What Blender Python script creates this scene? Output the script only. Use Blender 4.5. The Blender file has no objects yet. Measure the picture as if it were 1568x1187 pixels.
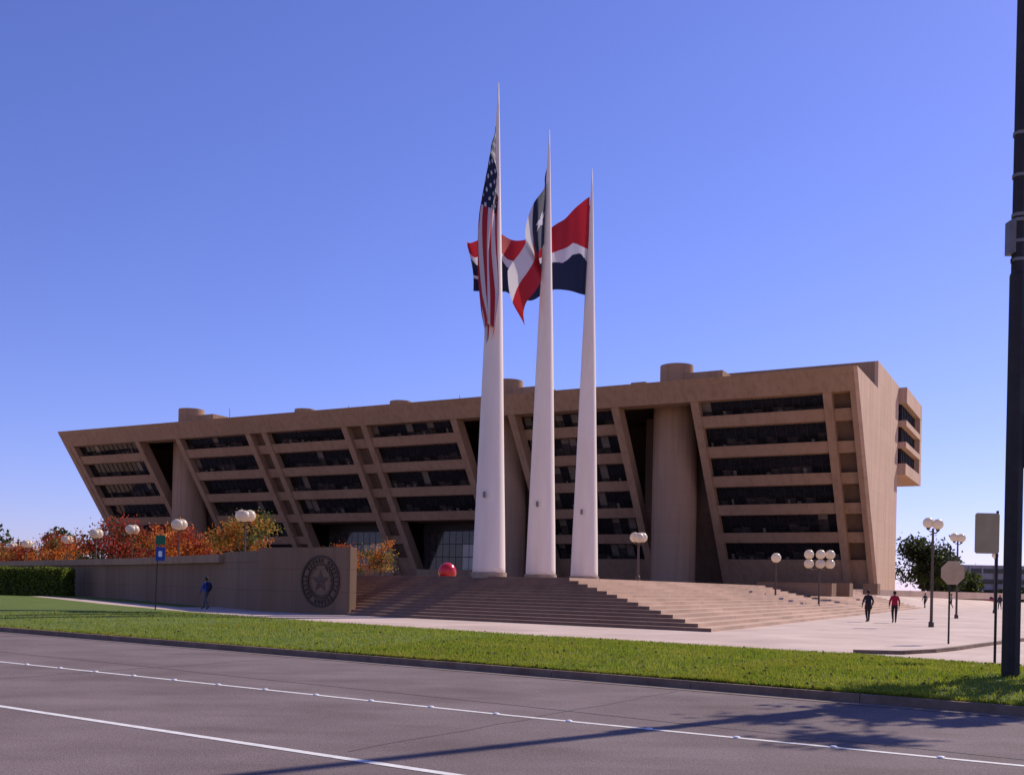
import bpy, bmesh, math, random
import numpy as np
from mathutils import Vector, Matrix
random.seed(7); rng=np.random.default_rng(7)
S=bpy.context.scene
S.view_settings.view_transform='Standard'; S.view_settings.look='None'; S.view_settings.exposure=0
COL=S.collection
# ---------------------------------------------------------------- materials
def nodes(m):
    m.use_nodes=True; return m.node_tree.nodes,m.node_tree.links
def mat(name,c1,c2=None,rough=.85,scale=1.0,bump=0.0,bscale=None,spec=.3,metal=0,detail=6,streak=False,transl=0):
    m=bpy.data.materials.new(name); N,L=nodes(m); b=N['Principled BSDF']
    b.inputs['Roughness'].default_value=rough; b.inputs['Metallic'].default_value=metal
    b.inputs['Specular IOR Level'].default_value=spec
    b.inputs['Base Color'].default_value=(*c1,1)
    tc=N.new('ShaderNodeTexCoord')
    if c2:
        n=N.new('ShaderNodeTexNoise'); n.inputs['Scale'].default_value=scale; n.inputs['Detail'].default_value=detail
        n.inputs['Roughness'].default_value=.65
        if streak:
            mp=N.new('ShaderNodeMapping'); mp.inputs['Scale'].default_value=(1,1,.15)
            L.new(tc.outputs['Object'],mp.inputs[0]); L.new(mp.outputs[0],n.inputs['Vector'])
        else: L.new(tc.outputs['Object'],n.inputs['Vector'])
        r=N.new('ShaderNodeValToRGB'); r.color_ramp.elements[0].position=.32; r.color_ramp.elements[1].position=.68
        r.color_ramp.elements[0].color=(*c1,1); r.color_ramp.elements[1].color=(*c2,1)
        L.new(n.outputs['Fac'],r.inputs[0]); L.new(r.outputs[0],b.inputs['Base Color'])
    if bump:
        n2=N.new('ShaderNodeTexNoise'); n2.inputs['Scale'].default_value=bscale or scale*8; n2.inputs['Detail'].default_value=5
        L.new(tc.outputs['Object'],n2.inputs['Vector'])
        bp=N.new('ShaderNodeBump'); bp.inputs['Strength'].default_value=bump; bp.inputs['Distance'].default_value=.03
        L.new(n2.outputs['Fac'],bp.inputs['Height']); L.new(bp.outputs[0],b.inputs['Normal'])
    if transl:
        t=N.new('ShaderNodeBsdfTranslucent'); t.inputs[0].default_value=(*c1,1)
        if c2: L.new(r.outputs[0],t.inputs[0])
        mx=N.new('ShaderNodeMixShader'); mx.inputs[0].default_value=transl
        L.new(b.outputs[0],mx.inputs[1]); L.new(t.outputs[0],mx.inputs[2]); L.new(mx.outputs[0],N['Material Output'].inputs[0])
    return m
def mulbrick(m,vecout,bw,bh,joint,mort,var=.88,offset=0):
    N,L=nodes(m); b=N['Principled BSDF']; src=b.inputs['Base Color'].links[0].from_socket
    br=N.new('ShaderNodeTexBrick'); br.offset=offset; br.inputs['Scale'].default_value=1; br.inputs['Brick Width'].default_value=bw; br.inputs['Row Height'].default_value=bh
    br.inputs['Mortar Size'].default_value=mort; br.inputs['Color1'].default_value=(1,1,1,1); br.inputs['Color2'].default_value=(var,var,var,1); br.inputs['Mortar'].default_value=(joint,joint,joint,1)
    L.new(vecout,br.inputs['Vector'])
    mx=N.new('ShaderNodeMixRGB'); mx.blend_type='MULTIPLY'; mx.inputs[0].default_value=1
    L.new(src,mx.inputs[1]); L.new(br.outputs[0],mx.inputs[2]); L.new(mx.outputs[0],b.inputs['Base Color'])
def mulnoise(m,scale,lo,pos=(.35,.6),stretch=(1,1,1)):
    N,L=nodes(m); b=N['Principled BSDF']; src=b.inputs['Base Color'].links[0].from_socket
    tc=N.new('ShaderNodeTexCoord'); mp=N.new('ShaderNodeMapping'); mp.inputs['Scale'].default_value=stretch; n=N.new('ShaderNodeTexNoise'); n.inputs['Scale'].default_value=scale; n.inputs['Detail'].default_value=5
    r=N.new('ShaderNodeValToRGB'); r.color_ramp.elements[0].position=pos[0]; r.color_ramp.elements[0].color=(*lo,1); r.color_ramp.elements[1].position=pos[1]; r.color_ramp.elements[1].color=(1,1,1,1)
    L.new(tc.outputs['Object'],mp.inputs[0]); L.new(mp.outputs[0],n.inputs['Vector']); L.new(n.outputs['Fac'],r.inputs[0])
    mx=N.new('ShaderNodeMixRGB'); mx.blend_type='MULTIPLY'; mx.inputs[0].default_value=1; L.new(src,mx.inputs[1]); L.new(r.outputs[0],mx.inputs[2]); L.new(mx.outputs[0],b.inputs['Base Color'])
def paving(name,c1,c2,joint,bw,bh,rot,rough=.8):
    m=mat(name,c1,c2,rough,.35,.25,20)
    N,L=nodes(m)
    tc=N.new('ShaderNodeTexCoord'); mp=N.new('ShaderNodeMapping'); mp.inputs['Rotation'].default_value=(0,0,rot)
    L.new(tc.outputs['Object'],mp.inputs[0]); mulbrick(m,mp.outputs[0],bw,bh,joint,.014)
    mulnoise(m,.22,(.84,.83,.82)); return m
def facade(name,c1,c2,dx=(.877,-.48),bw=6.1,bh=2.2):
    m=mat(name,c1,c2,.9,.22,.2,5,streak=True); N,L=nodes(m)
    tc=N.new('ShaderNodeTexCoord'); d=N.new('ShaderNodeVectorMath'); d.operation='DOT_PRODUCT'; d.inputs[1].default_value=(dx[0],dx[1],0)
    sp=N.new('ShaderNodeSeparateXYZ'); cb=N.new('ShaderNodeCombineXYZ')
    L.new(tc.outputs['Object'],d.inputs[0]); L.new(tc.outputs['Object'],sp.inputs[0]); L.new(d.outputs['Value'],cb.inputs[0]); L.new(sp.outputs[2],cb.inputs[1])
    mulbrick(m,cb.outputs[0],bw,bh,.78,.022,.95)
    mulnoise(m,1,(.82,.80,.78),(.3,.55),(1.3,1.3,.06))
    return m
M={}
M['conc']=facade('buff_concrete',(.345,.21,.118),(.395,.247,.145))
M['conc_e']=facade('buff_concrete_sunlit',(.56,.37,.24),(.62,.42,.285),(.48,.877))  # facade concrete lightened, sunlight on the end wall put into its colour
M['conc_d']=facade('buff_concrete_recess_shade',(.14,.085,.05),(.18,.11,.07))  # same concrete darkened, the shade of the recesses painted in
M['wall']=facade('plaza_wall_concrete',(.225,.132,.075),(.28,.17,.10),(.839,-.545),3.0,1.15)
M['riser']=mat('step_riser_shade',(.20,.11,.07),(.27,.16,.10),.9,1.2,.2)  # darker brown paints the shade on the front risers
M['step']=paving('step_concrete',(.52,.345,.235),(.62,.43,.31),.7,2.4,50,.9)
M['pave']=paving('plaza_paving',(.55,.405,.325),(.65,.495,.41),.72,1.5,1.5,math.radians(36))
M['asph']=mat('asphalt',(.205,.155,.15),(.25,.195,.19),.92,.25,.5,60,spec=.15)
mulnoise(M['asph'],.5,(.84,.82,.82),(.3,.6),(1,1,1)); mulnoise(M['asph'],30,(.72,.72,.72),(.35,.6)); mulnoise(M['asph'],.35,(.88,.87,.86),(.4,.55),(1,3,1))
M['line']=mat('road_paint',(.58,.55,.52),(.8,.77,.72),.7,9)
M['kerb']=mat('kerb_concrete',(.15,.095,.065),(.26,.18,.13),.9,2,.3)
M['soil']=mat('lawn',(.075,.115,.012),(.13,.165,.02),.95,.5,.8,30)
M['blade']=mat('grass_blades',(.19,.26,.016),(.34,.34,.04),.6,.6,transl=.5)
M['polew']=mat('flagpole_concrete',(.75,.62,.51),(.84,.73,.62),.6,1.2,.1,12,streak=True)
M['pbase']=mat('flagpole_collar',(.28,.20,.14),(.36,.27,.19),.8,2)
M['steel']=mat('dark_steel',(.018,.014,.014),(.03,.024,.023),.6,3,.1)
M['galv']=mat('galvanised',(.16,.14,.13),(.22,.2,.18),.5,3,metal=.5)
M['lampost']=mat('lamp_post_paint',(.09,.06,.045),(.12,.08,.06),.6,3)
M['globe']=mat('lamp_globe',(.85,.74,.56),(.9,.80,.62),.25,1,transl=.4,spec=.5)
def glass(name,c,r,spec=.5,c2=None): return mat(name,c,c2,r,.9,0,None,spec)
M['gl1']=glass('window_glass_dark',(.006,.007,.008),.06,.45,(.022,.018,.016))
M['gl2']=glass('window_glass',(.018,.016,.015),.1,.4,(.085,.066,.052))
M['gl3']=glass('window_blind',(.13,.105,.08),.25,.4,(.20,.165,.12))
M['gl4']=glass('lobby_reflection',(.42,.35,.26),.3,.5,(.52,.44,.34))  # pale base colour stands in for reflections in the lobby glass
M['mull']=mat('mullion',(.03,.022,.018),None,.5)
M['bark']=mat('bark',(.07,.05,.035),(.12,.09,.06),.95,4,.5)
def leafm(n,a,b,t=.35): return mat(n,a,b,.7,1.5,transl=t)
M['lf_or']=leafm('leaves_orange',(.50,.12,.02),(.60,.22,.03))
M['lf_rd']=leafm('leaves_red',(.28,.03,.02),(.42,.065,.025))
M['lf_ye']=leafm('leaves_yellow',(.48,.28,.04),(.36,.24,.04))
M['lf_gr']=leafm('leaves_green',(.06,.09,.015),(.11,.13,.03))
M['lf_dk']=leafm('leaves_dark',(.02,.035,.012),(.05,.065,.02))
M['red']=mat('red_paint',(.55,.01,.015),None,.2,spec=.6)
M['signback']=mat('sign_back',(.45,.31,.18),(.53,.39,.24),.6,3)
M['blue']=mat('sign_blue',(.015,.05,.28),None,.5)
M['green']=mat('sign_green',(.01,.12,.06),None,.5)
M['white']=mat('white_paint',(.75,.75,.75),None,.5)
M['far']=mat('distant_facade',(.30,.28,.27),(.38,.35,.33),.8,.1)
# ---------------------------------------------------------------- helpers
def mobj(name,v,f,mats,mi=None,parent=None,smooth=False,recalc=False):
    me=bpy.data.meshes.new(name); me.from_pydata([tuple(p) for p in v],[],f)
    for m in mats: me.materials.append(m)
    if mi is not None: me.polygons.foreach_set('material_index',mi)
    if recalc:
        bm=bmesh.new(); bm.from_mesh(me); bmesh.ops.recalc_face_normals(bm,faces=bm.faces); bm.to_mesh(me); bm.free()
    if smooth: me.polygons.foreach_set('use_smooth',[True]*len(me.polygons))
    me.update(); o=bpy.data.objects.new(name,me); COL.objects.link(o)
    if parent: o.parent=parent
    return o
def empty(name,loc=(0,0,0)):
    e=bpy.data.objects.new(name,None); e.location=loc; COL.objects.link(e); return e
class MB:
    """mesh accumulator"""
    def __init__(s): s.v=[];s.f=[];s.m=[]
    def add(s,v,f,mi=0):
        o=len(s.v); s.v+=[tuple(p) for p in v]; s.f+=[tuple(i+o for i in q) for q in f]; s.m+=[mi]*len(f)
    def box(s,c,size,mi=0,ax=None):
        ax=ax or ((1,0,0),(0,1,0),(0,0,1)); A=[Vector(a) for a in ax]; c=Vector(c)
        v=[c+A[0]*size[0]/2*i+A[1]*size[1]/2*j+A[2]*size[2]/2*k for i in(-1,1) for j in(-1,1) for k in(-1,1)]
        s.add(v,[(0,1,3,2),(4,6,7,5),(0,4,5,1),(2,3,7,6),(0,2,6,4),(1,5,7,3)],mi)
    def tube(s,pts,rad,n=10,mi=0,cap=True):
        P=[Vector(p) for p in pts]; rings=[]
        for i,p in enumerate(P):
            d=(P[min(i+1,len(P)-1)]-P[max(i-1,0)]); d=d.normalized() if d.length>1e-9 else Vector((0,0,1))
            a=d.orthogonal() if abs(d.z)<.99 else Vector((1,0,0)); a=(a-d*a.dot(d)).normalized(); b=d.cross(a)
            rings.append([p+(a*math.cos(2*math.pi*k/n)+b*math.sin(2*math.pi*k/n))*rad[i] for k in range(n)])
        v=[q for r in rings for q in r]; f=[]
        for i in range(len(P)-1):
            for k in range(n): f.append((i*n+k,i*n+(k+1)%n,(i+1)*n+(k+1)%n,(i+1)*n+k))
        if cap: f.append(tuple(range(n))[::-1]); f.append(tuple((len(P)-1)*n+k for k in range(n)))
        s.add(v,f,mi)
    def sphere(s,c,r,mi=0,nu=16,nv=10,sc=(1,1,1)):
        v=[];f=[]
        for j in range(nv+1):
            th=math.pi*j/nv
            for i in range(nu):
                ph=2*math.pi*i/nu; v.append((c[0]+r*sc[0]*math.sin(th)*math.cos(ph),c[1]+r*sc[1]*math.sin(th)*math.sin(ph),c[2]+r*sc[2]*math.cos(th)))
        for j in range(nv):
            for i in range(nu): f.append((j*nu+i,(j+1)*nu+i,(j+1)*nu+(i+1)%nu,j*nu+(i+1)%nu))
        s.add(v,f,mi)
    def prism(s,poly,z0,z1,mi=0):
        n=len(poly); v=[(p[0],p[1],z0) for p in poly]+[(p[0],p[1],z1) for p in poly]
        f=[tuple(range(n))[::-1],tuple(range(n,2*n))]+[(i,(i+1)%n,n+(i+1)%n,n+i) for i in range(n)]
        s.add(v,f,mi)
    def obj(s,name,mats,parent=None,smooth=False,recalc=False):
        return mobj(name,s.v,s.f,mats,s.m,parent,smooth,recalc)
def V2(x,y): return np.array([x,y],float)
# ---------------------------------------------------------------- camera / light
EYE=1.65
cd=bpy.data.cameras.new('camera'); cam=bpy.data.objects.new('camera',cd); COL.objects.link(cam); S.camera=cam
r=.020
cam.matrix_world=Matrix(((math.cos(r),-math.sin(r),0,0),(0,0,-1,0),(math.sin(r),math.cos(r),0,EYE),(0,0,0,1)))
cd.sensor_width=36; cd.lens=1560/1568*36; cd.shift_y=303.5/1568; cd.clip_end=6000; cd.clip_start=.1
EL=math.radians(40); AZ=math.atan2(.765,.645)
sd=Vector((math.sin(AZ)*math.cos(EL),math.cos(AZ)*math.cos(EL),math.sin(EL)))
sl=bpy.data.lights.new('sun','SUN'); sl.energy=5.0; sl.angle=math.radians(.53); sl.color=(1,.89,.76)
so=bpy.data.objects.new('sun',sl); COL.objects.link(so); so.rotation_euler=sd.to_track_quat('Z','Y').to_euler()
w=bpy.data.worlds.new('World'); S.world=w; w.use_nodes=True; N=w.node_tree.nodes; L=w.node_tree.links
sk=N.new('ShaderNodeTexSky'); sk.sky_type='NISHITA'; sk.sun_disc=False; sk.sun_elevation=EL; sk.sun_rotation=AZ
sk.air_density=1.0; sk.dust_density=.25; sk.ozone_density=4.0; sk.altitude=200
tn=N.new('ShaderNodeMixRGB'); tn.blend_type='MULTIPLY'; tn.inputs[0].default_value=1; tn.inputs[2].default_value=(1.0,.88,1.48,1)
bg=N['Background']; bg.inputs[1].default_value=.104; L.new(sk.outputs[0],tn.inputs[1]); L.new(tn.outputs[0],bg.inputs[0])
# ---------------------------------------------------------------- terrain
kd=V2(.809,-.588); n_=V2(.588,.809); u_=V2(-.809,.588); c0=V2(7.8,39.7); K0=V2(0,20.6); e_=V2(.45,.89)
P=2.1
def ss(x): x=min(1,max(0,x)); return x*x*(3-2*x)
def T(x,y):
    d=(x-7.8)*.588+(y-39.7)*.809; q=x*.809-y*.588
    return 2.08*ss((d-15)/70)*(1-ss((q+46)/14))
def Tg(x,y):
    d=(x-7.8)*.588+(y-39.7)*.809
    return T(x,y) if d>-3 else -.3
xs=[-4000,-1500,-700,-400,-250]+list(np.arange(-180,181,3.))+[250,400,700,1500,4000]
ys=[-500,-100,-20]+list(np.arange(0,260,3.))+[320,450,700,1500,5000]
v=[(x,y,Tg(x,y)) for y in ys for x in xs]; nx=len(xs)
f=[(j*nx+i,j*nx+i+1,(j+1)*nx+i+1,(j+1)*nx+i) for j in range(len(ys)-1) for i in range(nx-1)]
mobj('ground',v,f,[M['pave']],smooth=True)
def Kp(s,d=0): return K0+kd*s+n_*d
# road
def quadstrip(name,A,B,z,m,parent=None):
    v=[(*a,z) for a in A]+[(*b,z) for b in B]; n=len(A)
    return mobj(name,v,[(i,i+1,n+i+1,n+i) for i in range(n-1)],[m],parent=parent,recalc=False)
quadstrip('road',[Kp(-400,-15.6),Kp(300,-15.6)],[Kp(-400,0),Kp(300,0)],-.13,M['asph'])
quadstrip('near_sidewalk',[Kp(-400,-22),Kp(300,-22)],[Kp(-400,-15.6),Kp(300,-15.6)],-.02,M['pave'])
def stripe(mb,p,q,wd,z=-.126):
    p=V2(*p);q=V2(*q);d=(q-p)/np.linalg.norm(q-p);n=V2(-d[1],d[0])*wd/2
    mb.add([(*(p-n),z),(*(q-n),z),(*(q+n),z),(*(p+n),z)],[(0,1,2,3)])
mb=MB()
L1=[(-60,54.5),(-25,30.8),(-10.6,21.1),(0,14.0),(4.88,11.0),(14,5.6)]
for a,b in zip(L1[:-1],L1[1:]): stripe(mb,a,b,.10)
L2=[(-60,50),(-6.96,13.9),(-.87,9.78),(0.3,9.0)]
for a,b in zip(L2[:-1],L2[1:]): stripe(mb,a,b,.12,-.1255)
mb.obj('lane_marking',[M['line']])
mb=MB()
def along(Lp,step):
    out=[];acc=0
    for a,b in zip(Lp[:-1],Lp[1:]):
        a=V2(*a);b=V2(*b);l=np.linalg.norm(b-a);t=acc
        while t<l: out.append(a+(b-a)*t/l); t+=step
        acc=t-l
    return out
for p in along(L1[1:],1.15): mb.sphere((p[0],p[1],-.125),.048,0,8,6,(1,1,.4))
mb.obj('pavement_markers',[M['white']],smooth=True)
mb=MB(); R3=random.Random(4)
def wig(p,q,wd,z):
    p=V2(*p);q=V2(*q);n=24;pr=None
    for i in range(n+1):
        c=p+(q-p)*i/n+V2(R3.uniform(-.06,.06),R3.uniform(-.06,.06))
        if pr is not None: stripe(mb,pr,c,wd,z)
        pr=c
wig(Kp(-60,-4.3),Kp(20,-4.4),.04,-.1262); wig(Kp(-6,-.5),Kp(-5.2,-9),.03,-.1266); wig(Kp(-22,-.5),Kp(-21,-10),.03,-.1266); wig(Kp(4,-.5),Kp(4.4,-9),.03,-.1268)
mb.obj('tar_seams',[mat('tar',(.12,.09,.09),None,.8)])
# kerb
mb=MB()
for s0 in np.arange(-200,80,3.0):
    a=Kp(s0+.006,0);b=Kp(s0+2.994,0);c=Kp(s0+2.994,.17);d=Kp(s0+.006,.17)
    mb.prism([a,b,c,d],-.2,.012+.002*random.random())
mb.obj('kerb',[M['kerb']],recalc=True)
quadstrip('gutter',[Kp(-200,-.35),Kp(80,-.35)],[Kp(-200,0),Kp(80,0)],-.122,mat('gutter_concrete',(.17,.125,.105),(.23,.18,.155),.9,1.5,.2))
# lawn
G=[V2(*p) for p in [(-70,125),(-50,98),(-36,79),(-25.4,63.6),(-15.7,50.8),(-6.5,40.9),(1.85,32.9),(5.6,29.7),(9,26.9),(9.6,26.0),(10.6,25.0),(11.9,23.5),(16,18.6),(25,7.5)]]
Kk=[Kp((g-K0)@kd,.15) for g in G]
nw=10; v=[];f=[]
for i in range(len(G)):
    for j in range(nw+1):
        p=Kk[i]+(G[i]-Kk[i])*j/nw; h=.01+.10*math.sin(math.pi*j/nw); v.append((p[0],p[1],h+.0))
for i in range(len(G)-1):
    for j in range(nw): f.append((i*(nw+1)+j,(i+1)*(nw+1)+j,(i+1)*(nw+1)+j+1,i*(nw+1)+j+1))
lawn=empty('lawn'); mobj('turf',v,f,[M['soil']],parent=lawn,smooth=True,recalc=True)
def trimesh(name,vv,mats,mi=None,parent=None,k=3):
    n=vv.shape[0]; me=bpy.data.meshes.new(name); me.vertices.add(n*k); me.vertices.foreach_set('co',vv.reshape(-1).astype(np.float32))
    me.loops.add(n*k); me.loops.foreach_set('vertex_index',np.arange(n*k,dtype=np.int32))
    me.polygons.add(n); me.polygons.foreach_set('loop_start',np.arange(0,n*k,k,dtype=np.int32))
    for m in mats: me.materials.append(m)
    if mi is not None: me.polygons.foreach_set('material_index',np.asarray(mi,dtype=np.int32))
    me.update(); me.validate(); o=bpy.data.objects.new(name,me); COL.objects.link(o)
    if parent: o.parent=parent
    return o
nb=190000
seg=rng.choice(np.arange(4,13),nb,p=np.array([.06,.12,.2,.14,.14,.06,.07,.09,.12])); wj=rng.random(nb); tj=rng.random(nb)
wj[:26000]=wj[:26000]**4*.03
Ga=np.array(G);Ka=np.array(Kk)
pa=Ka[seg]+(Ga[seg]-Ka[seg])*wj[:,None]; pb=Ka[np.minimum(seg+1,13)]+(Ga[np.minimum(seg+1,13)]-Ka[np.minimum(seg+1,13)])*wj[:,None]
pp=pa+(pb-pa)*tj[:,None]; hz=.01+.10*np.sin(math.pi*wj)
an=rng.random(nb)*math.pi*2; hh=.035+.06*rng.random(nb)**2; wd=.010+.008*rng.random(nb); ln=rng.normal(0,.03,(nb,2))
vv=np.zeros((nb,3,3)); dx=np.stack([np.cos(an),np.sin(an)],1)*wd[:,None]
vv[:,0,:2]=pp-dx; vv[:,1,:2]=pp+dx; vv[:,2,:2]=pp+ln; vv[:,0,2]=hz-.005; vv[:,1,2]=hz-.005; vv[:,2,2]=hz+hh
trimesh('grass_blades',vv,[M['blade']],parent=lawn)
nl=900; k=rng.choice(nb,nl); q0=np.concatenate([pp[k],(hz[k]+.05)[:,None]],1); a=rng.normal(size=(nl,3)); a[:,2]*=.3; a/=np.linalg.norm(a,axis=1)[:,None]; b=np.cross(a,rng.normal(size=(nl,3))); b/=np.linalg.norm(b,axis=1)[:,None]
trimesh('fallen_leaves',np.stack([q0-a*.04,q0-b*.03,q0+a*.04,q0+b*.03],1),[M['lf_ye'],M['bark']],rng.integers(0,2,nl),lawn,4)
quadstrip('sidewalk',G,[g+n_*13 for g in G],.008,M['pave'])
mb=MB(); mb.add([(*p,.03) for p in [(-19.6,60.2),(-18.0,61.2),(-30.5,79.6),(-54,107.5),(-60,112),(-38,84.5),(-28,71)]],[tuple(range(7))]); mb.obj('grass_verge',[M['blade']],recalc=True)
mb=MB(); C=[(9.3,27.6),(10.6,27.6),(11.9,28.7),(13.2,30.2),(14.7,32.2),(18.4,36.9),(24,44),(34,56)]
for a,b in zip(C[:-1],C[1:]):
    a=V2(*a);b=V2(*b);d=(b-a)/np.linalg.norm(b-a);n=V2(-d[1],d[0])*.08; mb.prism([a-n,b-n,b+n,a+n],-.05,.11)
mb.obj('driveway_kerb',[M['kerb']],recalc=True)
# ---------------------------------------------------------------- plaza steps
mb=MB()
for i in range(14):
    fi=.36*i; ri=.74*i; z=.15*(i+1)
    s=19.9 if fi<.6 else 26+(fi-.5)/.45
    A=c0+n_*fi+u_*ri; Bl=c0+n_*fi+u_*s
    if i<13:
        poly=[A,A+e_*88,A+e_*88+u_*3,A+u_*2.5+n_*1.6,c0+n_*(fi+1.6)+u_*s,Bl]
        mb.prism(poly,z-.75 if i>3 else -.15,z)
    else:
        mb.prism([A,A+e_*88,(60,150),(200,320),(0,420),(-190,290),(-130,203),(-54.4,110.8),(-29.5,80.8),(-16.8,62.2),Bl+u_*(-3)],1.0,z)
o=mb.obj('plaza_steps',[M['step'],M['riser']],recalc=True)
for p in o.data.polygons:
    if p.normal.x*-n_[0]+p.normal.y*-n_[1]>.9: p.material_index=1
# walls
def wall_run(mb,pts,th,z0,z1,mi=0):
    for a,b in zip(pts[:-1],pts[1:]):
        a=V2(*a);b=V2(*b);d=(b-a)/np.linalg.norm(b-a); n=V2(-d[1],d[0]);
        if n[1]<0:n=-n
        mb.prism([a,b,b+n*th,a+n*th],z0,z1,mi)
sw=empty('seal_wall'); mb=MB(); wall_run(mb,[(-13.65,55.04),(-8.2,51.5)],.5,-.1,3.45); mb.obj('panel',[M['wall']],sw,recalc=True)
g=Vector((.839,-.545,0)); nn=Vector((-.545,-.839,0)); Z=Vector((0,0,1)); cs=Vector((-9.88,52.59,1.69))
mb=MB()
def ring(r0,r1,d,mi=0,n=48):
    v=[];f=[]
    for k in range(n):
        a=2*math.pi*k/n; q=g*math.cos(a)+Z*math.sin(a)
        v+=[cs+q*r0+nn*.0,cs+q*r0+nn*d,cs+q*r1+nn*d,cs+q*r1+nn*.0]
    for k in range(n):
        for j in range(3): f.append((k*4+j,((k+1)%n)*4+j,((k+1)%n)*4+j+1,k*4+j+1))
    mb.add(v,f,mi)
ring(1.24,1.34,.08); ring(.84,.92,.07)
for k in range(30):
    a=2*math.pi*k/30
    if k%7==6: continue
    q=g*math.cos(a)+Z*math.sin(a); tq=-g*math.sin(a)+Z*math.cos(a)
    mb.box(cs+q*1.08+nn*.03,(.2,.1,.07),0,(q,tq,nn)); 
sp=[]
for k in range(10):
    a=math.pi/2+math.pi*k/5; R=.62 if k%2==0 else .25
    sp.append(cs+(g*math.cos(a)+Z*math.sin(a))*R+nn*.03)
mb.add(sp+[cs+nn*.16],[(k,(k+1)%10,10) for k in range(10)],1)
for k in range(26):
    a=-math.pi*.35+ (k/25)*math.pi*1.7+math.pi; q=g*math.cos(a)+Z*math.sin(a)
    mb.box(cs+q*(.74+.03*(k%2))+nn*.03,(.13,.05,.06),1,((q*.6+(-g*math.sin(a)+Z*math.cos(a))*.8),Z.cross(nn)*.7+Z*.7,nn))
mb.obj('city_seal',[mat('seal_recess',(.08,.05,.032),None,.7),mat('seal_bronze',(.13,.08,.05),None,.6)],sw,recalc=True)
pw=empty('plaza_wall'); mb=MB(); W=[(-110,176),(-55,110),(-30,80),(-17.4,61.4),(-13.67,55.2)]
wall_run(mb,W,.45,-.1,2.7); 
wall_run(mb,[(-110,175.7),(-55,109.5),(-30,79.5),(-17.6,61.0)],1.0,2.703,3.2,1); wall_run(mb,[(-17.4,61.3),(-13.67,55.15)],.48,2.703,3.3)
mb.obj('wall_run',[M['wall'],M['conc']],pw,recalc=True)
# ---------------------------------------------------------------- building
O=V2(-102.2,227.5); ub=V2(.877,-.480); wb=V2(.480,.877)
def B(t,v,z): p=O+ub*t+wb*v; return (p[0],p[1],z)
TAN=.685
def F(z,o=0): return (34-z)*TAN+o
def bp(mb,t0,t1,prof,mi=0):
    n=len(prof); v=[B(t0,a,z) for a,z in prof]+[B(t1,a,z) for a,z in prof]
    f=[tuple(range(n))[::-1],tuple(range(n,2*n))]+[(i,(i+1)%n,n+(i+1)%n,n+i) for i in range(n)]
    mb.add(v,f,mi)
def slab(z0,z1,o,th): return [(F(z0,o),z0),(F(z1,o),z1),(F(z1,o)+th,z1),(F(z0,o)+th,z0)]
bld=empty('city_hall')
A=MB(); D=MB(); GL=MB(); E=MB()
bp(A,0,171.8,slab(30.9,34,0,3.0))
bp(A,.2,171.6,[(3.01,33.4),(3.01,33.95),(60,33.95),(60,33.4)])
endp=[(F(1.5),1.5),(.02,33.97),(40,33.97),(40,1.5)]
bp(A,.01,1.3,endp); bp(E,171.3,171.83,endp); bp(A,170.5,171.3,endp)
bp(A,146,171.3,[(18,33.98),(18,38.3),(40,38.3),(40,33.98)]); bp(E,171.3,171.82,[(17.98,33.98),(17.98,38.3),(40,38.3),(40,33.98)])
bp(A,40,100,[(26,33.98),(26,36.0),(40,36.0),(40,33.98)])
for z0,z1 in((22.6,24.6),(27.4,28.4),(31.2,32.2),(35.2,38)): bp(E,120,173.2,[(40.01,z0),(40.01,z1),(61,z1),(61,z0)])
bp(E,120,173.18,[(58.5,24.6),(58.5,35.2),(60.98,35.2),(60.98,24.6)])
bp(GL,120,172.0,[(41,24.6),(41,35.2),(58.4,35.2),(58.4,24.6)],5)
for k in range(9): bp(GL,172.01,172.3,[(41.5+k*2,24.6),(41.5+k*2,35.2),(41.75+k*2,35.2),(41.75+k*2,24.6)],3)
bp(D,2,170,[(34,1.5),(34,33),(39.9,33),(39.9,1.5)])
zb=[28,23.6,19.2,14.8,10.4]
def fin(t,wd=1.25,z0=1.6,z1=30.95,o=.0): bp(A,t-wd/2,t+wd/2,slab(z0,z1,o+.12,2.6))
def win_rows(t0,t1,rows,off=1.7,light=.12):
    for z0,z1 in rows:
        n=max(1,round((t1-t0)/1.52)); w=(t1-t0)/n
        for k in range(n):
            a=t0+k*w
            rr=random.random(); mi=2 if rr<light else (1 if rr<.6 else 0)
            j=random.uniform(-.03,.03)
            if mi==2:
                zz=z1-(z1-z0)*random.choice([.25,.4,.6,.75]); 
                bp(GL,a,a+w,[(F(z0,off),z0),(F(zz,off),zz),(F(zz,off+.1),zz),(F(z0,off+.1),z0)],1)
                bp(GL,a,a+w,[(F(zz,off),zz),(F(z1,off),z1),(F(z1,off+.1),z1),(F(zz,off+.1),zz)],2)
            else:
                zz=z0+(z1-z0)*random.uniform(.25,.5)
                bp(GL,a,a+w,[(F(zz,off+j),zz),(F(z1,off-j),z1),(F(z1,off+.1),z1),(F(zz,off+.1),zz)],0)
                bp(GL,a,a+w,[(F(z0,off+j),z0),(F(zz,off+j),zz),(F(zz,off+.1),zz),(F(z0,off+.1),z0)],mi)
                if random.random()<.22:
                    b0=a+random.uniform(.1,w*.5); zt=z0+random.uniform(.4,1.0)
                    bp(GL,b0,b0+random.uniform(.25,.7),[(F(z0+.1,off-.03),z0+.1),(F(zt,off-.03),zt),(F(zt,off),zt),(F(z0+.1,off),z0+.1)],2)
            bp(GL,a-.05,a+.05,slab(z0,z1,off-.12,.1),3)
        bp(GL,t0,t1,slab(z0+.0,z0+.12,off-.14,.1),3)
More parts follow.
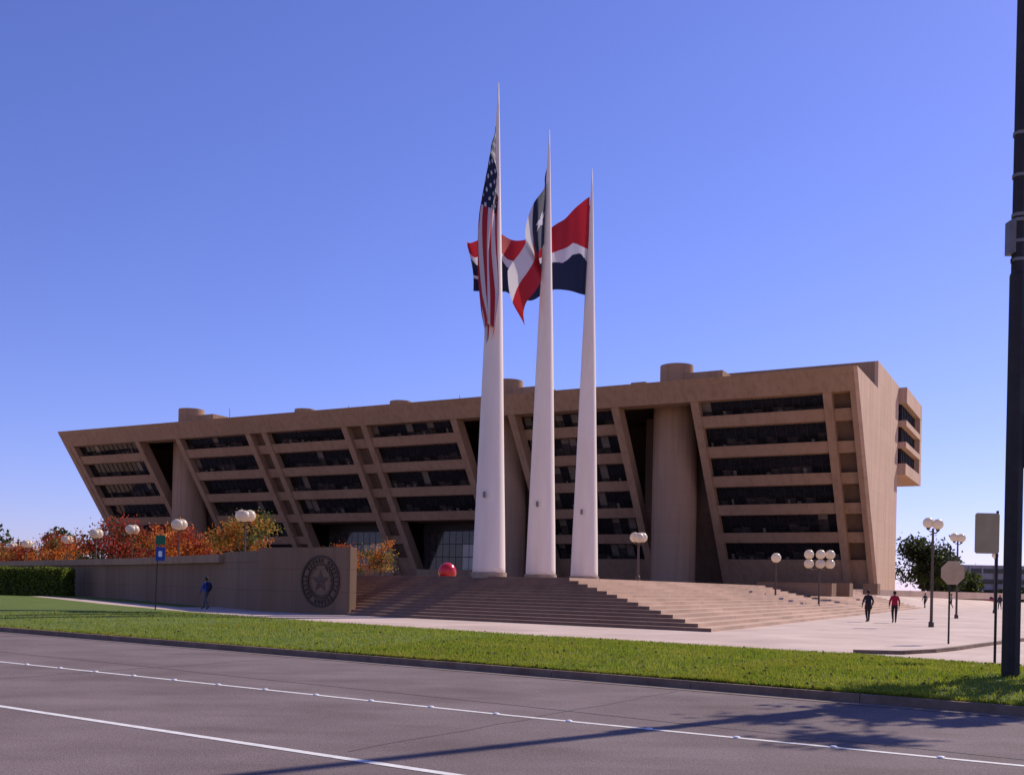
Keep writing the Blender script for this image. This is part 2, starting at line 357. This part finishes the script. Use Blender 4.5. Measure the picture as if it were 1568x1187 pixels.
def bay(t0,t1,nb=5,base=True,off=0.35,light=.08):
    bands=zb[:nb]; lim=[30.9]+[q for z in bands for q in(z+.8,z-.8)]
    for z in bands: bp(A,t0,t1,slab(z-.8,z+.8,off,1.9))
    rows=[(lim[2*i+1],lim[2*i]) for i in range(nb)]
    if base:
        rows.append((6.9,lim[-1])); bp(A,t0,t1,slab(1.6,6.9,off,1.9))
    win_rows(t0,t1,rows,off+1.45,light)
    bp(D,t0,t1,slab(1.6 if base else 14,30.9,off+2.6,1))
    if not base:
        bp(D,t0,t1,[(F(14)+2,13.9),(F(14)+2,14.0),(38,14.0),(38,13.9)])
        vb=F(2)+.5; n=12; w=(t1-t0)/n
        for k in range(n):
            light_=k in (6,7,8,9)
            for q in range(4):
                z0=2+q*2.6
                bp(GL,t0+k*w+.06,t0+(k+1)*w-.06,[(vb,z0+.05),(vb,z0+2.5),(vb+.1,z0+2.5),(vb+.1,z0+.05)],4 if (light_ and 0<q<3 and random.random()<.9) else 1)
        bp(GL,t0,t1,[(vb+.12,2),(vb+.12,13.9),(vb+.3,13.9),(vb+.3,2)],3)
        bp(A,t0,t1,[(F(5)+.2,2),(F(5)+.2,4.6),(F(5)+.8,4.6),(F(5)+.8,2)])
bay(2.6,22.2); fin(1.95,1.25); fin(22.8)
for t in(34.9,54.3,58.6,78.4,83.0,102.7): fin(t)
for (a,b),base in (((35.5,53.7),True),((59.2,77.8),False),((83.6,102.1),False)): bay(a,b,5 if base else 4,base)
for a,b in((54.9,58.0),(79.0,82.4)):
    for z in zb: bp(A,a,b,slab(z-.8,z+.8,.9,1.2))
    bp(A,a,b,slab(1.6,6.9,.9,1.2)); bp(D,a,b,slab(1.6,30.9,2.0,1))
fin(114.4); fin(133.6); bay(115.0,133.0,5,True,2.2,.5)
fin(147.0); bay(147.6,166.6); fin(167.2)
for z in zb: bp(A,167.8,170.48,slab(z-.8,z+.8,.9,1.2))
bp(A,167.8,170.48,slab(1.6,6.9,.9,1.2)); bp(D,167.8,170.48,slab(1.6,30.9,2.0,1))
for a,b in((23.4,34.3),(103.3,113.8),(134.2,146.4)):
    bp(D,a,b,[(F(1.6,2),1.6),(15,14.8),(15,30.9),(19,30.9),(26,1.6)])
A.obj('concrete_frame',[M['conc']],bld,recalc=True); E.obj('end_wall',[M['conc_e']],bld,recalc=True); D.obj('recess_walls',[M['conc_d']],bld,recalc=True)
GL.obj('windows',[M['gl1'],M['gl2'],M['gl3'],M['mull'],M['gl4'],mat('louvre_dark',(.02,.017,.015),None,.7,spec=.1)],bld,recalc=True)
tw=MB()
def cyl(t,v,z0,z1,r,n=40,sx=1):
    p=B(t,v,0); tw.tube([(p[0],p[1],z0),(p[0],p[1],z1)],[r,r],n)
for t in(28.7,108.3,140.6):
    cyl(t,12,1.5,33.3,3.7); cyl(t,12,33.9,38.9,2.75)
    bp(tw,t+2,t+8.5,[(10,33.96),(10,37.2),(14.5,37.2),(14.5,33.96)])
for t in(62.5,86): cyl(t,10,33.96,36.4,2.1); bp(tw,t-4,t+1,[(9,33.96),(9,35.8),(12,35.8),(12,33.96)])
bp(tw,136,138.5,[(3.2,33.96),(3.2,34.9),(6,34.9),(6,33.96)])
bp(tw,14,20,[(8,33.96),(8,35.6),(12,35.6),(12,33.96)])
o=tw.obj('stair_towers',[M['conc']],bld,recalc=True)
an=MB()
for t,h in((104.5,42),(40,38.5),(72,37),(98,37.2)):
    p=B(t,12,0); an.tube([(p[0],p[1],33.9),(p[0],p[1],h)],[.09,.05],6)
an.obj('roof_antennas',[M['galv']],bld)
# ---------------------------------------------------------------- flagpoles
PO=[(-1.22,53.0),(1.62,58.3),(4.5,63.7)]
prof=[(0,.86),(.5,.85),(3,.78),(6,.68),(10,.56),(14,.44),(17,.33),(20,.225),(22,.155),(23.6,.10),(24.5,.06),(25.7,.015)]
def flagpole(x,y):
    e=empty('flagpole',(x,y,P)); m=MB()
    m.tube([(0,0,z) for z,_ in prof],[q for _,q in prof],28); m.obj('shaft',[M['polew']],e,smooth=True)
    m=MB(); m.tube([(0,0,-.1),(0,0,.22)],[.93,.93],28,0)
    m.tube([(-.80,-.2,1.1),(-.47,-.1,10),(-.25,-.1,20),(-.12,0,23.4)],[.012]*4,5,1); m.box((-.30,-.78,4.2),(.13,.12,.3),1)
    m.obj('collar_and_halyard',[M['pbase'],M['galv']],e)
for x,y in PO: flagpole(x,y)
fr=mat('flag_red',(.40,.018,.028),None,.7,transl=.3); fw=mat('flag_white',(.62,.60,.64),None,.7,transl=.35); fb=mat('flag_navy',(.013,.018,.05),None,.7,transl=.2)
def flag(name,x,y,pos,colf,nu=170,nv=130):
    v=[];f=[];mi=[]
    for j in range(nv+1):
        for i in range(nu+1):
            px,py,pz=pos(i/nu,j/nv); v.append((x+px,y+py,pz))
    for j in range(nv):
        for i in range(nu): f.append((j*(nu+1)+i,j*(nu+1)+i+1,(j+1)*(nu+1)+i+1,(j+1)*(nu+1)+i)); mi.append(colf((i+.5)/nu,(j+.5)/nv))
    return mobj(name,v,f,[fr,fw,fb],mi,smooth=True)
def us_pos(u,v):
    k=ss(u*6)
    z=25.6-4.6*v*(1-.80*ss(u*2.6))-10.6*u+.25*math.sin(7*v+6*u)*k
    w=.22+.66*min(1,u*2.2)*(1-.65*ss((u-.80)/.20)); 
    c=math.cos(2*math.pi*v*.94)
    x=-.08-.17*k-.05*u - k*w*.5*c + .08*k*math.sin(20*v+6*u) +.12*math.sin(7*u+1)*k
    y=-.22-k*(.34+.38*math.sin(2*math.pi*v*.94)+.14*math.sin(19*v+5*u)+.10*math.sin(15*u))
    return x,y,z
def us_col(u,v):
    if u<.4 and v<7/13:
        a=u/.4*11.5; b=v/(7/13)*9.5; ia=round(a-.25); ib=round(b-.25)
        if 0<ia<12 and 0<ib<10 and (ia+ib)%2==0 and (a-.25-ia)**2+(b-.25-ib)**2<.085: return 1
        return 2
    return 0 if int(v*13)%2==0 else 1
flag('american_flag',*PO[0],us_pos,us_col)
def tx_pos(u,v):
    k=ss(u*4)
    x=-.14-1.45*u-.50*u*u+.75*v*u+.24*k*math.sin(10*u+3.2*v)
    y=-.1-.55*k+.42*k*math.sin(12*u+2.2*v+.6)+.08*k*math.sin(31*u+7*v)
    z=25.4-3.9*v*(1-.22*u)-6.0*u**.95+.12*math.sin(9*u+5*v)*k
    return x,y,z
def tx_col(u,v):
    if u<.36:
        b=(v-.5)
        R=math.hypot((u-.18)*1.5,b); th=math.atan2(b,(u-.18)*1.5)+math.pi/2
        m=abs(((th/(2*math.pi/5))+.5)%1-.5)*2
        return 1 if R<.15*(1-.62*m**.6) else 2
    return 1 if v<.5 else 0
flag('texas_flag',*PO[1],tx_pos,tx_col)
def da_pos(u,v):
    k=min(1,u*3)
    x=-.14-7.5*u+.42*k*math.sin(6*u+2*v)
    y=-.1-1.2*u+.60*k*math.sin(15*u+1.2*v)+.18*k*math.sin(33*u+v)
    top=26.0-3.0*math.sin(min(1,u/.66)*math.pi/2)**1.15+.15*math.sin(12*u)*k; bot=19.85+.22*math.sin(9*u)-.35*u
    z=top+(bot-top)*v+.07*math.sin(18*u+4*v)*k
    return x,y,z
def da_col(u,v):
    zz=abs(((u*3.2)%1)-.5)*2
    e1=.44+.10*zz-.26*u
    e2=e1+.08+.12*abs(((u*3.2+.25)%1)-.5)*2+.02*u
    if v<e1: return 0
    if v<e2: return 1
    if u>.84 and .70<v<.76: return 1
    return 2
flag('dallas_flag',*PO[2],da_pos,da_col)
# ---------------------------------------------------------------- lamps
def lamp(x,y,zt,gl,z0=None,r=.27,name='street_lamp'):
    z0=T(x,y) if z0 is None else z0
    e=empty(name,(x,y,z0)); h=zt-z0; m=MB()
    lo=min(g[2] for g in gl)
    m.tube([(0,0,-.05),(0,0,.25),(0,0,.3),(0,0,h+lo-.2)],[.14,.13,.075,.055],12)
    for gx,gy,gz in gl:
        if gx or gy:
            m.tube([(0,0,h+gz-.42),(gx*.6,gy*.6,h+gz-.45),(gx,gy,h+gz-.35),(gx,gy,h+gz-.2)],[.035]*4,8)
        m.tube([(gx,gy,h+gz-r-.09),(gx,gy,h+gz-r*.8)],[.06,.12],12)
    if len(gl)>1: m.tube([(0,0,h+lo-.3),(0,0,h+max(g[2] for g in gl)-.3)],[.05,.045],10)
    m.obj('post',[M['lampost']],e)
    m=MB()
    for gx,gy,gz in gl: m.sphere((gx,gy,h+gz),r,0,24,14)
    m.obj('globes',[M['globe']],e,smooth=True)
lamp(-18.4,70,6.1,[(-.30,0,0),(.30,.0,0),(0,-.3,-.05)],P,.40)
for x,y,z in((-26.2,80,5.95),(-34.0,91,6.0),(-37.8,92.4,5.65),(-45.9,105,5.5),(-56,117.5,5.4),(-63.3,129,5.4)):
    lamp(x,y,z,[(-.20,0,0),(.20,0,0),(0,-.25,-.05)],P,.42)
lamp(7.4,60,4.65,[(-.22,0,0),(.22,.0,0),(0,-.2,-.03)],P,.30)
lamp(21.1,51.2,5.16,[(-.2,.1,.08),(.2,-.1,0)],None,.27)
lamp(31,71,5.6,[(-.2,.1,.05),(.2,-.1,0)],None,.3)
lamp(19.4,75,4.1,[(0,0,0)],T(19.4,75),.36)
lamp(22.6,75,4.4,[(-.78,0,0),(0,-.25,0),(.78,0,0),(-.78,.0,-.68),(0,-.2,-.68),(.78,0,-.68)],T(22.6,75),.35)
lamp(45,95,5.4,[(0,0,0)],None,.3)
# ---------------------------------------------------------------- trees
def tree(name,x,y,z0,h,cr,mats,n=3500,ls=.2,sz=.8,trunk=.35,seed=0,wts=None,clumps=24,jit=.34):
    R=np.random.default_rng(seed); e=empty(name,(x,y,z0)); m=MB()
    th=max(.8,h-cr*sz*1.7)
    m.tube([(0,0,-.1),(.05,0,th*.5),(0,.05,th),(.1,0,h*.8)],[trunk*.5,trunk*.4,trunk*.33,.05],9)
    cc=[]
    for k in range(clumps):
        d=R.normal(size=3); d/=np.linalg.norm(d); rr=R.random()**.45
        c=np.array([d[0]*cr*rr,d[1]*cr*rr,h-cr*sz+d[2]*cr*sz*rr]); cc.append(c)
        if k%2==0: 
            b=np.array([0,0,max(th,min(h*.75,c[2]-cr*.8))]); mid=(b+c)/2+R.normal(size=3)*.15
            m.tube([b,mid,c],[trunk*.22,trunk*.12,.02],5)
    m.obj('trunk_and_limbs',[M['bark']],e)
    cc=np.array(cc); ci=R.integers(0,clumps,n); off=R.normal(size=(n,3))*cr*jit*np.array([.75,.75,.55])*(.5+.7*R.random(clumps))[ci][:,None]
    p=cc[ci]+off; a=R.normal(size=(n,3)); a/=np.linalg.norm(a,axis=1)[:,None]; b=np.cross(a,R.normal(size=(n,3))); b/=np.linalg.norm(b,axis=1)[:,None]
    s=(ls*(.5+.8*R.random(n)))[:,None]
    q=np.stack([p-a*s,p-b*s*.5,p+a*s,p+b*s*.5],1)
    cm=R.choice(len(mats),clumps,p=wts); mi=np.where(R.random(n)<.75,cm[ci],R.choice(len(mats),n,p=wts))
    trimesh('leaves',q,mats,mi,e,4)
OR=[M['lf_or'],M['lf_rd'],M['lf_ye'],M['lf_gr']]
tree('autumn_tree',-20.0,76,P,4.9,2.2,[M['lf_ye'],M['lf_or'],M['lf_gr']],3400,.13,.95,seed=1,wts=[.45,.25,.3])
tree('autumn_tree',-27.5,86,P,4.4,2.7,OR,5000,.14,.78,seed=2,wts=[.55,.35,.05,.05])
tree('autumn_tree',-31.5,90,P,4.0,2.4,OR,3600,.14,.75,seed=3,wts=[.35,.5,.05,.1])
tree('autumn_tree',-39.5,100.5,P,5.3,3.1,[M['lf_rd'],M['lf_dk'],M['lf_or']],4800,.16,.8,seed=4,wts=[.6,.35,.05])
tree('autumn_tree',-49,112,P,4.0,2.9,OR,3600,.16,.7,seed=5,wts=[.5,.3,.05,.15])
tree('autumn_tree',-61,129,P,4.3,3.0,OR,3600,.17,.7,seed=6,wts=[.3,.5,.05,.15])
tree('autumn_tree',-70,141,P,4.0,3.4,[M['lf_rd'],M['lf_dk'],M['lf_or']],3200,.2,.7,seed=7,wts=[.3,.5,.2])
tree('autumn_tree',-80,156,P,4.5,3.6,[M['lf_dk'],M['lf_gr'],M['lf_or']],3200,.24,.7,seed=8,wts=[.4,.4,.2])
tree('autumn_tree',-72,148,P,3.6,3.0,OR,2800,.22,.7,seed=18,wts=[.3,.4,.1,.2])
tree('autumn_tree',-9.2,71,P,2.5,1.25,[M['lf_ye'],M['lf_or'],M['lf_gr']],1500,.1,.9,.2,seed=9,wts=[.4,.35,.25])
tree('autumn_tree',-11.2,72,P,2.1,1.25,OR,1500,.1,.8,.2,seed=10,wts=[.3,.5,.05,.15])
tree('autumn_tree',-12.9,75,P,2.4,1.1,[M['lf_rd'],M['lf_gr'],M['lf_or']],1300,.1,.9,.2,seed=11,wts=[.6,.2,.2])
tree('street_tree',13.6,21.6,0,12.2,1.6,[M['lf_gr'],M['lf_dk']],2600,.17,2.6,.3,seed=12,clumps=20,jit=.25)
tree('oak_tree',80,198,0,11.5,5.6,[M['lf_dk'],M['lf_gr']],5200,.40,.72,.6,seed=13,wts=[.7,.3])
tree('oak_tree',90,214,0,10.5,4.6,[M['lf_dk'],M['lf_gr']],3600,.40,.8,.6,seed=14,wts=[.7,.3])
def treeline(name,a,b,h,n,mats,ls,seed):
    R=np.random.default_rng(seed); K=int(np.hypot(*(np.array(b)-np.array(a)))/5); cs_=np.stack([a[0]+(b[0]-a[0])*R.random(K),a[1]+(b[1]-a[1])*R.random(K)+R.normal(size=K)*4,h*(.2+.5*R.random(K))],1)
    rad=h*(.2+.25*R.random(K)); ci=R.integers(0,K,n); d=R.normal(size=(n,3)); d/=np.linalg.norm(d,axis=1)[:,None]
    p=cs_[ci]+d*(rad[ci]*R.random(n)**.4)[:,None]; A_=R.normal(size=(n,3)); A_/=np.linalg.norm(A_,axis=1)[:,None]; B_=np.cross(A_,R.normal(size=(n,3))); B_/=np.linalg.norm(B_,axis=1)[:,None]
    s=(ls*(.5+R.random(n)))[:,None]; q=np.stack([p-A_*s,p-B_*s*.6,p+A_*s,p+B_*s*.6],1); q[:,:,2]=np.maximum(q[:,:,2],-.5)
    trimesh(name,q,mats,R.integers(0,len(mats),n),None,4)
treeline('distant_trees',(95,225),(230,330),9,22000,[M['lf_dk'],M['lf_gr']],.6,21)
treeline('distant_trees',(-330,420),(-110,330),20,22000,[M['lf_dk'],M['lf_gr'],M['lf_dk']],.8,22)
# hedge
nh=26000; q=rng.random((nh,3))
hx=-56+18.2*q[:,0]; hy=85.6+2.4*q[:,1]; hz_=2.35*q[:,2]
face=rng.integers(0,4,nh); jt=np.abs(rng.normal(0,.09,nh))
hy=np.where(face<2,85.6+jt,hy); hz_=np.where(face==2,2.35-jt+.1*np.sin(hx*1.7),hz_); hx=np.where(face==3,-37.8-jt,hx)
p=np.stack([hx,hy,hz_],1)+rng.normal(0,.05,(nh,3)); a=rng.normal(size=(nh,3)); a/=np.linalg.norm(a,axis=1)[:,None]; b=np.cross(a,rng.normal(size=(nh,3))); b/=np.linalg.norm(b,axis=1)[:,None]
s=(.09*(.6+.7*rng.random(nh)))[:,None]
hd=empty('hedge'); trimesh('hedge_leaves',np.stack([p-a*s,p-b*s*.6,p+a*s,p+b*s*.6],1),[M['lf_gr'],M['soil'],M['blade']],rng.integers(0,3,nh),hd,4)
mb=MB(); mb.box((-47,86.9,1.05),(17.8,2.1,2.2)); mb.obj('hedge_core',[M['lf_dk']],hd)
# ---------------------------------------------------------------- steel pole, signs
e=empty('traffic_signal_pole',(9.52,19.4,0)); m=MB()
m.tube([(0,0,-.02),(0,0,.05)],[.27,.27],8); m.tube([(0,0,.05),(0,0,7.75)],[.17,.16],8); m.tube([(0,0,7.75),(0,0,7.8),(0,0,15.2)],[.16,.135,.11],8)
for z in(8.0,8.35,8.75,8.85,9.6,10.4): m.tube([(0,0,z),(0,0,z+.06)],[.15,.15],8,1)
m.box((-.16,0,8.45),(.12,.2,.62),1); m.tube([(-.12,-.1,8.15),(-.2,-.12,8.0),(-.12,-.1,7.85)],[.02]*3,6)
m.tube([(0,0,14.9),(-1,-.4,15.4),(-2.4,-1,15.6)],[.06,.05,.04],8); m.box((-2.7,-1.1,15.6),(.8,.35,.14))
m.box((.32,0,6.3),(.3,.3,.9)); m.box((.36,0,4.6),(.34,.3,1.0))
m.obj('shaft_and_fittings',[M['steel'],M['galv']],e)
def sign(name,x,y,h,plates,tilt=0):
    e=empty(name,(x,y,T(x,y))); m=MB(); m.tube([(0,0,-.05),(tilt,0,h)],[.032,.032],8,0); m.obj('post',[M['steel']],e)
    for nm,cx,cz,w_,h_,mt,oc in plates:
        m=MB()
        if oc:
            pts=[(cx+w_/2*math.cos(math.pi/8+k*math.pi/4)/math.cos(math.pi/8),cz+w_/2*math.sin(math.pi/8+k*math.pi/4)/math.cos(math.pi/8)) for k in range(8)]
        else:
            q=.04; pts=[(cx-w_/2+q,cz-h_/2),(cx+w_/2-q,cz-h_/2),(cx+w_/2,cz-h_/2+q),(cx+w_/2,cz+h_/2-q),(cx+w_/2-q,cz+h_/2),(cx-w_/2+q,cz+h_/2),(cx-w_/2,cz+h_/2-q),(cx-w_/2,cz-h_/2+q)]
        v=[(a,-.045,b) for a,b in pts]+[(a,-.038,b) for a,b in pts]
        m.add(v,[tuple(range(8)),tuple(range(8,16))[::-1]]+[(i,(i+1)%8,8+(i+1)%8,8+i) for i in range(8)],0)
        m.obj(nm,[mt],e,recalc=True)
sign('road_sign',11.5,24.2,3.66,[('sign_plate',-.26,3.12,.58,.96,M['signback'],False)])
sign('stop_sign',14.6,34.0,3.3,[('sign_plate',.08,2.38,.78,.78,M['signback'],True)])
sign('parking_sign',-18.6,53.2,3.9,[('blue_plate',.22,2.95,.5,.72,M['blue'],False),('green_plate',.22,3.68,.5,.5,M['green'],False),('arrow',.22,2.95,.2,.3,M['white'],False)],.1)
bpy.data.objects['arrow'].location.y=-.012
# planters
def planter(cx,cy,l,wd,z0,h):
    m=MB(); ax=((.877,-.48,0),(.48,.877,0),(0,0,1))
    for s in(-1,1):
        m.box((cx+.48*s*(wd/2),cy+.877*s*(wd/2),z0+h/2),(l,.25,h),0,ax); m.box((cx+.877*s*(l/2-.13),cy-.48*s*(l/2-.13),z0+h/2),(.25,wd-.26,h-.01),0,ax)
    m.box((cx,cy,z0+h*.4),(l-.5,wd-.27,h*.7),1,ax); m.obj('planter',[M['wall'],M['soil']])
planter(24,86,6.2,1.6,1.3,1.1); planter(28.3,87,1.3,1.3,1.3,1.15); planter(36,102,1.4,1.4,1.5,1.1)
# red sphere sculpture
e=empty('red_sphere_sculpture',(-5.1,80,P)); m=MB(); m.sphere((0,0,.56),.72,0,32,20); m.obj('sphere',[M['red']],e,smooth=True)
m=MB(); m.tube([(0,0,0),(0,0,.08)],[.5,.45],20); m.obj('plinth',[M['step']],e)
# cars
def car(x,y,z,ang,col,name='parked_car'):
    e=empty(name,(x,y,z)); e.rotation_euler=(0,0,ang); m=MB()
    pr=[(-2.2,.35),(-2.25,.75),(-2.0,.92),(-1.5,.98),(-1.0,1.38),(.35,1.42),(1.05,1.0),(1.95,.86),(2.2,.68),(2.2,.35)]
    n=len(pr)
    def hw(z): return .86 if z<1.05 else .66
    v=[(a,-hw(b),b) for a,b in pr]+[(a,hw(b),b) for a,b in pr]
    m.add(v,[tuple(range(n)),tuple(range(n,2*n))[::-1]]+[(i,n+i,n+(i+1)%n,(i+1)%n) for i in range(n)],0)
    for s in(-1,1):
        m.add([(-1.3,s*.845,1.03),(.85,s*.845,1.03),(.3,s*.70,1.36),(-.95,s*.70,1.34)],[(0,1,2,3)],1)
        for wx in(-1.35,1.35): m.tube([(wx,s*.66,.33),(wx,s*.885,.33)],[.33,.33],18,2); m.tube([(wx,s*.86,.33),(wx,s*.895,.33)],[.18,.18],12,3)
    m.add([(.42,-.6,1.40),(.42,.6,1.40),(1.02,.78,1.04),(1.02,-.78,1.04)],[(0,1,2,3)],1)
    m.obj('body',[mat(name+'_paint',col,None,.25,spec=.6),M['gl1'],M['steel'],M['galv']],e,recalc=True)
car(84,180,0,.3,(.4,.02,.02)); car(92,190,0,.3,(.6,.6,.6)); car(99,176,0,-.4,(.7,.7,.7))
e=empty('distant_office_building'); m=MB(); m.box((190,360,6),(70,20,12),0)
for k in range(3): m.box((190,349.9,2.8+3.6*k),(66,.3,1.5),1)
for k in range(16): m.box((157+k*4.3,349.8,6),(.5,.5,11.5),0)
m.obj('block',[M['far'],M['gl2']],e)
# ---------------------------------------------------------------- people
skin=mat('skin',(.22,.11,.07),None,.6); hair=mat('hair',(.015,.01,.008),None,.7)
def person(name,x,y,z,ang,top,bot,stride=.22,h=1.75,backpack=None,coat=False,sk=skin,arm=.12):
    k=h/1.75
    J=[((0,0,.96),.135),((0,0,1.14),.125),((0,.01,1.36),.15),((0,0,1.49),.065),((0,.015,1.56),.055),
       ((.17,0,1.42),.075),((.235,-arm,1.15),.052),((.245,-arm*.3+.08,.92),.036),
       ((-.17,0,1.42),.075),((-.235,arm,1.15),.052),((-.245,arm+.1,.92),.036),
       ((.095,0,.90),.1),((.1,stride*.6+.04,.50),.068),((.1,stride,.09),.042),((.11,stride+.17,.035),.038),
       ((-.095,0,.90),.1),((-.1,-stride*.2+.04,.50),.068),((-.1,-stride,.11),.042),((-.11,-stride+.15,.035),.038)]
    E=[(0,1),(1,2),(2,3),(3,4),(2,5),(5,6),(6,7),(2,8),(8,9),(9,10),(0,11),(11,12),(12,13),(13,14),(0,15),(15,16),(16,17),(17,18)]
    me=bpy.data.meshes.new('tmp'); me.from_pydata([j[0] for j in J],E,[]); o=bpy.data.objects.new('tmp',me); COL.objects.link(o)
    md=o.modifiers.new('s','SKIN'); sv=me.skin_vertices[0].data
    for i,j in enumerate(J):
        rx=j[1]; sv[i].radius=(rx*(1.25 if i in(0,1,2) else 1),rx*(.85 if i in(0,1,2) else 1)); sv[i].use_root=(i==0)
    o.modifiers.new('b','SUBSURF').levels=2
    dg=bpy.context.evaluated_depsgraph_get(); dg.update(); ev=o.evaluated_get(dg).to_mesh()
    V=[tuple(q.co) for q in ev.vertices]; Fc=[tuple(p.vertices) for p in ev.polygons]; mi=[]
    for p in ev.polygons:
        c=p.center
        if c.z>1.49: q=2
        elif c.z<.1: q=3
        elif abs(c.x)>.19 and c.z<.95: q=2
        elif c.z>(.72 if coat else .97): q=0
        else: q=1
        mi.append(q)
    o.evaluated_get(dg).to_mesh_clear(); bpy.data.objects.remove(o)
    m=MB(); m.v=V; m.f=Fc; m.m=mi
    m.sphere((0,.02,1.645),.105,2,20,14,(.78,.92,1.12)); m.sphere((0,.118,1.63),.018,2,8,6,(.8,1,1.4))
    for s in(-1,1): m.sphere((s*.032,.103,1.655),.011,3,8,6); m.sphere((s*.082,.015,1.64),.02,2,8,6,(.4,.8,1.2))
    m.sphere((0,.108,1.592),.016,4,8,6,(1.5,.5,.35))
    m.sphere((0,-.005,1.672),.108,3,20,14,(.83,.93,1.0))
    if coat: m.tube([(0,0,1.18),(0,0,.98),(0,0,.72)],[.15,.17,.2],16,0)
    for s,base in((1,J[7][0]),(-1,J[10][0])):
        b=Vector(base); m.sphere(b+Vector((0,.012,-.05)),.042,2,10,8,(.5,.9,1.15))
        for q,l in((-1.5,.062),(-.5,.075),(.5,.07),(1.5,.055)):
            a=b+Vector((0,.012+q*.018,-.085)); m.tube([a,a+Vector((-s*.006,.004,-l*.55)),a+Vector((-s*.022,.01,-l))],[.0095,.009,.007],6,2)
        a=b+Vector((0,.045,-.045)); m.tube([a,a+Vector((-s*.012,.022,-.03)),a+Vector((-s*.02,.026,-.058))],[.012,.01,.008],6,2)
    if backpack:
        m.sphere((0,-.2,1.24),.2,5,16,10,(.85,.6,1.2))
        for s in(-1,1): m.tube([(s*.11,-.14,1.4),(s*.12,.0,1.5),(s*.12,.14,1.38),(s*.12,.1,1.15),(s*.13,-.1,1.08)],[.02]*5,6,5)
    m.v=[(a*k,b*k,c*k) for a,b,c in m.v]
    o=m.obj(name,[mat('top',top,None,.85),mat('trousers',bot,None,.85),sk,hair,mat('lips',(.2,.06,.05),None,.5),mat('bag',backpack or (0,0,0),None,.8)],smooth=True)
    o.location=(x,y,z); o.rotation_euler=(0,0,ang); return o
person('pedestrian',20.3,58.0,T(20.3,58),.1,(.02,.02,.022),(.015,.015,.018),.12,1.80,coat=True)
person('pedestrian',21.5,57.2,T(21.5,57.2),-.2,(.33,.01,.03),(.015,.015,.02),.2,1.78,coat=False)
person('pedestrian',-17.0,56.7,.01,math.radians(70),(.03,.07,.28),(.12,.11,.11),.24,1.78,backpack=(.02,.02,.05))
for x,y,a,c in((49.5,122,.3,(.05,.05,.06)),(53.5,124,1.2,(.3,.3,.33)),(57.5,120,2.4,(.04,.04,.05)),(59,121,2.6,(.25,.08,.06)),(55,112,1.7,(.1,.1,.12))):
    person('pedestrian',x,y,T(x,y),a,c,(.02,.02,.03),.2)
